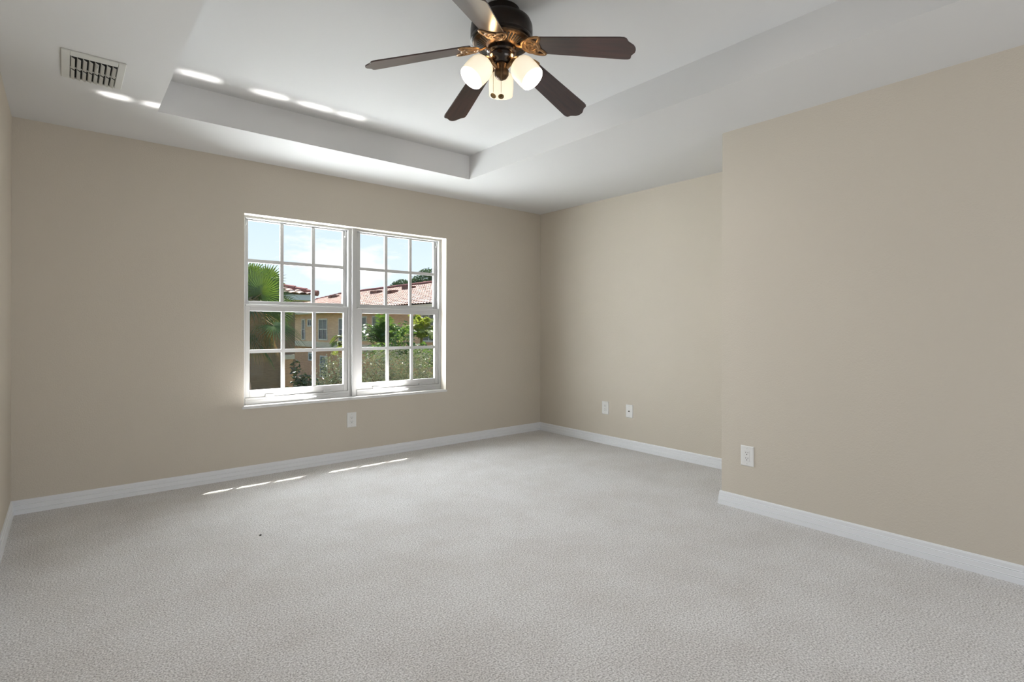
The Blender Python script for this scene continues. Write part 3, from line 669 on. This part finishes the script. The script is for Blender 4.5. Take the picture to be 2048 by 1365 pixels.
def fan_palm(name, c, zg, label, special=(), dry_special=()):
    """c = crown centre"""
    p = empty(name, (c.x, c.y, zg), label=label, cat='palm'); org = Vector(p.location); rnd = random.Random(5)
    n_ = 14; pts = [Vector((0.03*math.sin(i), 0.03*math.cos(i*2), (c.z-0.25-zg)*i/n_)) for i in range(n_+1)]
    obj('trunk', tube(pts, [0.17-0.04*i/n_ for i in range(n_+1)], 10), M_bark, p, smooth=60)
    cc = c-org
    st = bmesh.new(); gr_ = bmesh.new(); dr = bmesh.new(); dst = bmesh.new()
    for k in range(46):
        az = k*2.399; el = math.radians(80-100*(k/45)+rnd.uniform(-8, 8))
        d = Vector((math.cos(az)*math.cos(el), math.sin(az)*math.cos(el), math.sin(el))); Lp = rnd.uniform(0.45, 0.72)
        b_ = cc+d*Lp; mid = cc+d*Lp*0.5+Vector((0, 0, 0.05))
        tube([cc, mid, b_], [0.016, 0.012, 0.009], 5, bm=st)
        fan_leaf(gr_, b_, d+Vector((0, 0, -0.25)), Vector((-d.x*0.5, -d.y*0.5, 0.5))+Vector((rnd.uniform(-.6, .4), rnd.uniform(-.9, .2), 0)), rnd.uniform(0.54, 0.70), rnd=rnd, droop=0.35)
    for (b_, o_, nn, R) in special:
        tube([cc, b_-org], [0.016, 0.010], 5, bm=st)
        fan_leaf(gr_, b_-org, o_, nn, R, n_=34, spread=4.6, droop=0.08 if nn.z < 0.5 else 0.3, fuse=0.62 if nn.z < 0.5 else 0.3, rnd=rnd)
    for (b_, o_, nn, R) in dry_special:
        tube([cc, b_-org], [0.018, 0.012], 5, bm=dst)
        fan_leaf(dr, b_-org, o_, nn, R, n_=26, spread=2.2, droop=0.5, fuse=0.25, rnd=rnd)
    for k in range(34):
        az = k*2.399+1; el = math.radians(-20-58*(k/33)+rnd.uniform(-8, 8))
        d = Vector((math.cos(az)*math.cos(el), math.sin(az)*math.cos(el), math.sin(el))); Lp = rnd.uniform(0.45, 0.85)
        b_ = cc+Vector((0, 0, -0.1))+d*Lp; tube([cc, cc+d*Lp*0.5+Vector((0, 0, 0.03)), b_], [0.016, 0.012, 0.009], 5, bm=dst)
        fan_leaf(dr if k % 3 else gr_, b_, d+Vector((0, 0, -0.9)), d, rnd.uniform(0.45, 0.65), n_=20, spread=2.6, rnd=rnd, droop=0.5, fuse=0.3)
    obj('petioles', st, M_petiole, p); obj('green_leaves', gr_, M_palm, p); obj('dry_leaves', dr, M_dry, p); obj('dry_stems', dst, M_petiole, p)
    return p
cr_ = px(488, 612, 13)
sp_base = px(522, 588, 12.3); sp2 = px(508, 580, 12.5); sp3 = px(545, 660, 12.2)
fan_palm('fan_palm', cr_, -3.2, 'tall fan palm with dry lower fronds, at the left edge of the window',
         dry_special=((px(510, 622, 12.4), Vector((0.1, -0.2, -1)), -fw, 0.6), (px(528, 628, 12.6), Vector((0.35, 0, -1)), -fw, 0.55), (px(500, 632, 12.2), Vector((-0.1, -0.2, -1)), -fw+rt0*0.4, 0.6), (px(522, 660, 12.6), rt0*0.3+Vector((0, 0, -0.9)), -fw+rt0*0.4, 0.5), (px(540, 640, 13.2), rt0*0.5+Vector((0, 0, -0.6)), -fw, 0.5)),
         special=((sp_base, rt0*0.55+Vector((0, 0, 0.85)), -fw+Vector((0, 0, 0.1)), 0.62), (sp2, -rt0*0.25+Vector((0, 0, 1)), -fw+rt0*0.2, 0.66),
                  (px(548, 652, 12.2), rt0*0.9+Vector((0, 0, -0.45)), Vector((0, 0, 1))-fw*0.25, 0.78), (px(538, 640, 13.0), rt0*0.9+Vector((0, 0, -0.3)), Vector((0, 0, 1))-fw*0.15-rt0*0.2, 0.75), (px(520, 690, 12.8), rt0*0.4+Vector((0, 0, -0.5)), Vector((0, 0, 1))+fw*0.3, 0.6), (px(556, 618, 13.4), rt0*0.7+Vector((0, 0, -0.8)), -fw+rt0*0.3, 0.55),
                  (px(530, 566, 13.6), rt0*0.6+Vector((0, 0, 0.6)), -fw, 0.62), ))

def frond(bm, base, d, up_, L, nl=26, lw=0.022, ll=0.32, droop=0.5, stem=None, rnd=random):
    d = d.normalized(); pts = []
    for i in range(nl+1):
        t = i/nl; pts.append(base+d*L*t+Vector((0, 0, -1))*droop*L*t*t)
    tube(pts, [0.012*(1-0.8*i/nl) for i in range(nl+1)], 5, bm=stem if stem else bm)
    for i in range(3, nl):
        t = i/nl; tg = (pts[i+1]-pts[i]).normalized(); s = tg.cross(Vector((0, 0, 1))).normalized(); u_ = s.cross(tg)
        l_ = ll*math.sin(PI*(0.12+0.85*t))**0.6
        for sg in (-1, 1):
            e = (s*sg*0.8+tg*0.6+u_*0.25+Vector((0, 0, -0.15))+Vector((rnd.uniform(-.1, .1), rnd.uniform(-.1, .1), rnd.uniform(-.1, .1)))).normalized()
            w_ = tg*lw
            p0, p1, p2 = pts[i], pts[i]+e*l_*0.55, pts[i]+e*l_+Vector((0, 0, -0.25*l_))
            v = [bm.verts.new(x) for x in (p0-w_*0.4, p0+w_*0.4, p1+w_, p1-w_, p2)]
            bm.faces.new((v[0], v[1], v[2], v[3])); bm.faces.new((v[3], v[2], v[4]))
def feather_palm(name, c, zg, n_, L, leafm, label, ll=0.32, lw=0.022, seed=1, droop=0.55, elr=(20, 80)):
    rnd = random.Random(seed); p = empty(name, (c.x, c.y, zg), label=label, cat='palm'); org = Vector(p.location); cc = c-org
    st = bmesh.new(); lf = bmesh.new()
    for k in range(5):
        o_ = Vector((0.12*math.cos(k*1.3), 0.12*math.sin(k*1.3), 0)); tube([o_, o_*0.8+cc*0.5, cc], [0.05, 0.045, 0.035], 7, bm=st)
    for k in range(n_):
        az = k*2.399; el = math.radians(elr[0]+(elr[1]-elr[0])*rnd.random())
        d = Vector((math.cos(az)*math.cos(el), math.sin(az)*math.cos(el), math.sin(el)))
        frond(lf, cc+Vector((rnd.uniform(-.15, .15), rnd.uniform(-.15, .15), rnd.uniform(-.3, .1))), d, None, L*rnd.uniform(0.75, 1.1), droop=droop*rnd.uniform(0.7, 1.3), stem=st, ll=ll, lw=lw, rnd=rnd)
    obj('stems', st, M_bark if leafm is not M_yellow else M_petiole, p, smooth=60); obj('fronds', lf, leafm, p); return p
feather_palm('feather_palm', px(766, 690, 19), -3.2, 38, 1.85, M_areca, 'dense dark green feather palm in front of the tan building, right of the mullion', seed=3, ll=0.40, lw=0.018, elr=(35, 88), droop=0.55)
feather_palm('bamboo_palm', px(843, 664, 17), -3.2, 30, 1.08, M_yellow, 'yellow-green arching palm near the right edge of the window', seed=9, ll=0.26, lw=0.022, elr=(15, 80), droop=0.75)
feather_palm('bamboo_palm', px(693, 680, 16), -3.2, 14, 0.55, M_yellow, 'small yellow-green palm tip left of the window mullion', seed=4, ll=0.2, lw=0.018, elr=(10, 80), droop=0.8)

def leafy(name, blobs, zg, leafm, label, cat, leaf=0.06, dens=260, seed=1, trunk=0.05, group=None):
    """shrub or tree: blobs = list of (centre, rx, ry, rz) filled with small folded leaves, stems reach every blob"""
    rnd = random.Random(seed); c0 = sum((b[0] for b in blobs), Vector())/len(blobs)
    p = empty(name, (c0.x, c0.y, zg), label=label, cat=cat, group=group); org = Vector(p.location)
    st = bmesh.new(); lf = bmesh.new()
    for (c, rx, ry, rz) in blobs:
        cc = c-org; tube([(0, 0, 0), Vector((cc.x*0.3, cc.y*0.3, cc.z*0.5)), cc], [trunk, trunk*0.7, trunk*0.25], 6, bm=st)
        nn = int(dens*(rx*ry*rz)**(2/3)/leaf**0.6)
        for k in range(8):
            d = Vector((rnd.gauss(0, 1), rnd.gauss(0, 1), rnd.gauss(0, 1))).normalized(); tube([cc*0.92, cc+Vector((d.x*rx, d.y*ry, d.z*rz))*0.8], [trunk*0.3, trunk*0.1], 4, bm=st)
        for k in range(nn):
            d = Vector((rnd.gauss(0, 1), rnd.gauss(0, 1), rnd.gauss(0, 1))).normalized()*(rnd.uniform(0.55, 1.0)+0.12*noise.noise(c*3+Vector((k*0.01, 0, 0))))
            q = cc+Vector((d.x*rx, d.y*ry, d.z*rz)); a = Vector((rnd.gauss(0, 1), rnd.gauss(0, 1), rnd.gauss(0, 0.6))).normalized(); b_ = a.orthogonal().normalized(); b_ = (Matrix.Rotation(rnd.uniform(0, 6.28), 3, a) @ b_)
            s = leaf*rnd.uniform(0.7, 1.3); nrm = a.cross(b_)
            v = [bm_v for bm_v in (lf.verts.new(q-a*s), lf.verts.new(q+b_*s*0.38+nrm*s*0.12), lf.verts.new(q+a*s), lf.verts.new(q-b_*s*0.38+nrm*s*0.12))]
            lf.faces.new((v[0], v[1], v[2])); lf.faces.new((v[0], v[2], v[3]))
    obj('branches', st, M_bark, p, smooth=60); obj('foliage', lf, leafm, p); return p
# bushy green growth at the foot of the palms
leafy('leafy_tree', [(px(808, 680, 13.5), 0.28, 0.4, 0.50), (px(775, 705, 13.5), 0.6, 0.5, 0.25), (px(845, 712, 13.5), 0.6, 0.5, 0.35)], -3.2, M_areca, 'leafy green tree crown between the two palms right of the mullion', 'tree', leaf=0.075, dens=330, seed=2)
leafy('leafy_tree', [(px(748, 745, 11), 0.75, 0.75, 0.55), (px(800, 750, 11), 0.8, 0.8, 0.62), (px(856, 750, 11), 0.75, 0.75, 0.58), (px(770, 800, 11), 1, 1, 0.6), (px(840, 800, 11), 1, 1, 0.6)], -3.2, M_hedge, 'wide silvery green tree crown filling the bottom right panes of the window', 'tree', leaf=0.024, dens=820, seed=5)
leafy('leafy_tree', [(px(672, 745, 13), 0.45, 0.45, 0.5), (px(690, 775, 13), 0.6, 0.6, 0.6), (px(655, 778, 13), 0.35, 0.35, 0.3)], -3.2, M_hedge, 'silvery green tree crown in the bottom panes just left of the mullion', 'tree', leaf=0.032, dens=520, seed=6)
leafy('shrub', [(px(618, 765, 14), 0.26, 0.26, 0.28), (px(597, 760, 14), 0.22, 0.22, 0.33), (px(606, 785, 14), 0.5, 0.5, 0.3), (px(590, 735, 14.3), 0.15, 0.15, 0.25)], -3.2, M_shrub, 'dark shrub with glossy leaves at the corner of the taupe building', 'shrub', leaf=0.075, dens=200, seed=8)
leafy('pine_tree', [(px(862, 546, 62), 1.5, 1.5, 0.55), (px(852, 560, 62), 1.9, 1.9, 0.6), (px(832, 566, 62), 1.1, 1.1, 0.45), (px(872, 566, 62), 1.6, 1.6, 0.6)], -3.2, M_pine, 'tall dark green pine crown above the tile roof, at the right edge of the window', 'tree', leaf=0.14, dens=190, seed=11, trunk=0.25)
leafy('pine_tree', [(px(805, 567, 66), 1.2, 1.2, 0.5), (px(795, 572, 66), 0.9, 0.9, 0.4), (px(817, 569, 66), 1.1, 1.1, 0.45), (px(783, 577, 66), 0.7, 0.7, 0.3), (px(808, 580, 66), 1.8, 1.5, 0.5)], -3.2, M_pine, 'smaller dark pine crown peeping over the roof ridge, left of the tall pine', 'tree', leaf=0.14, dens=190, seed=12, trunk=0.25)
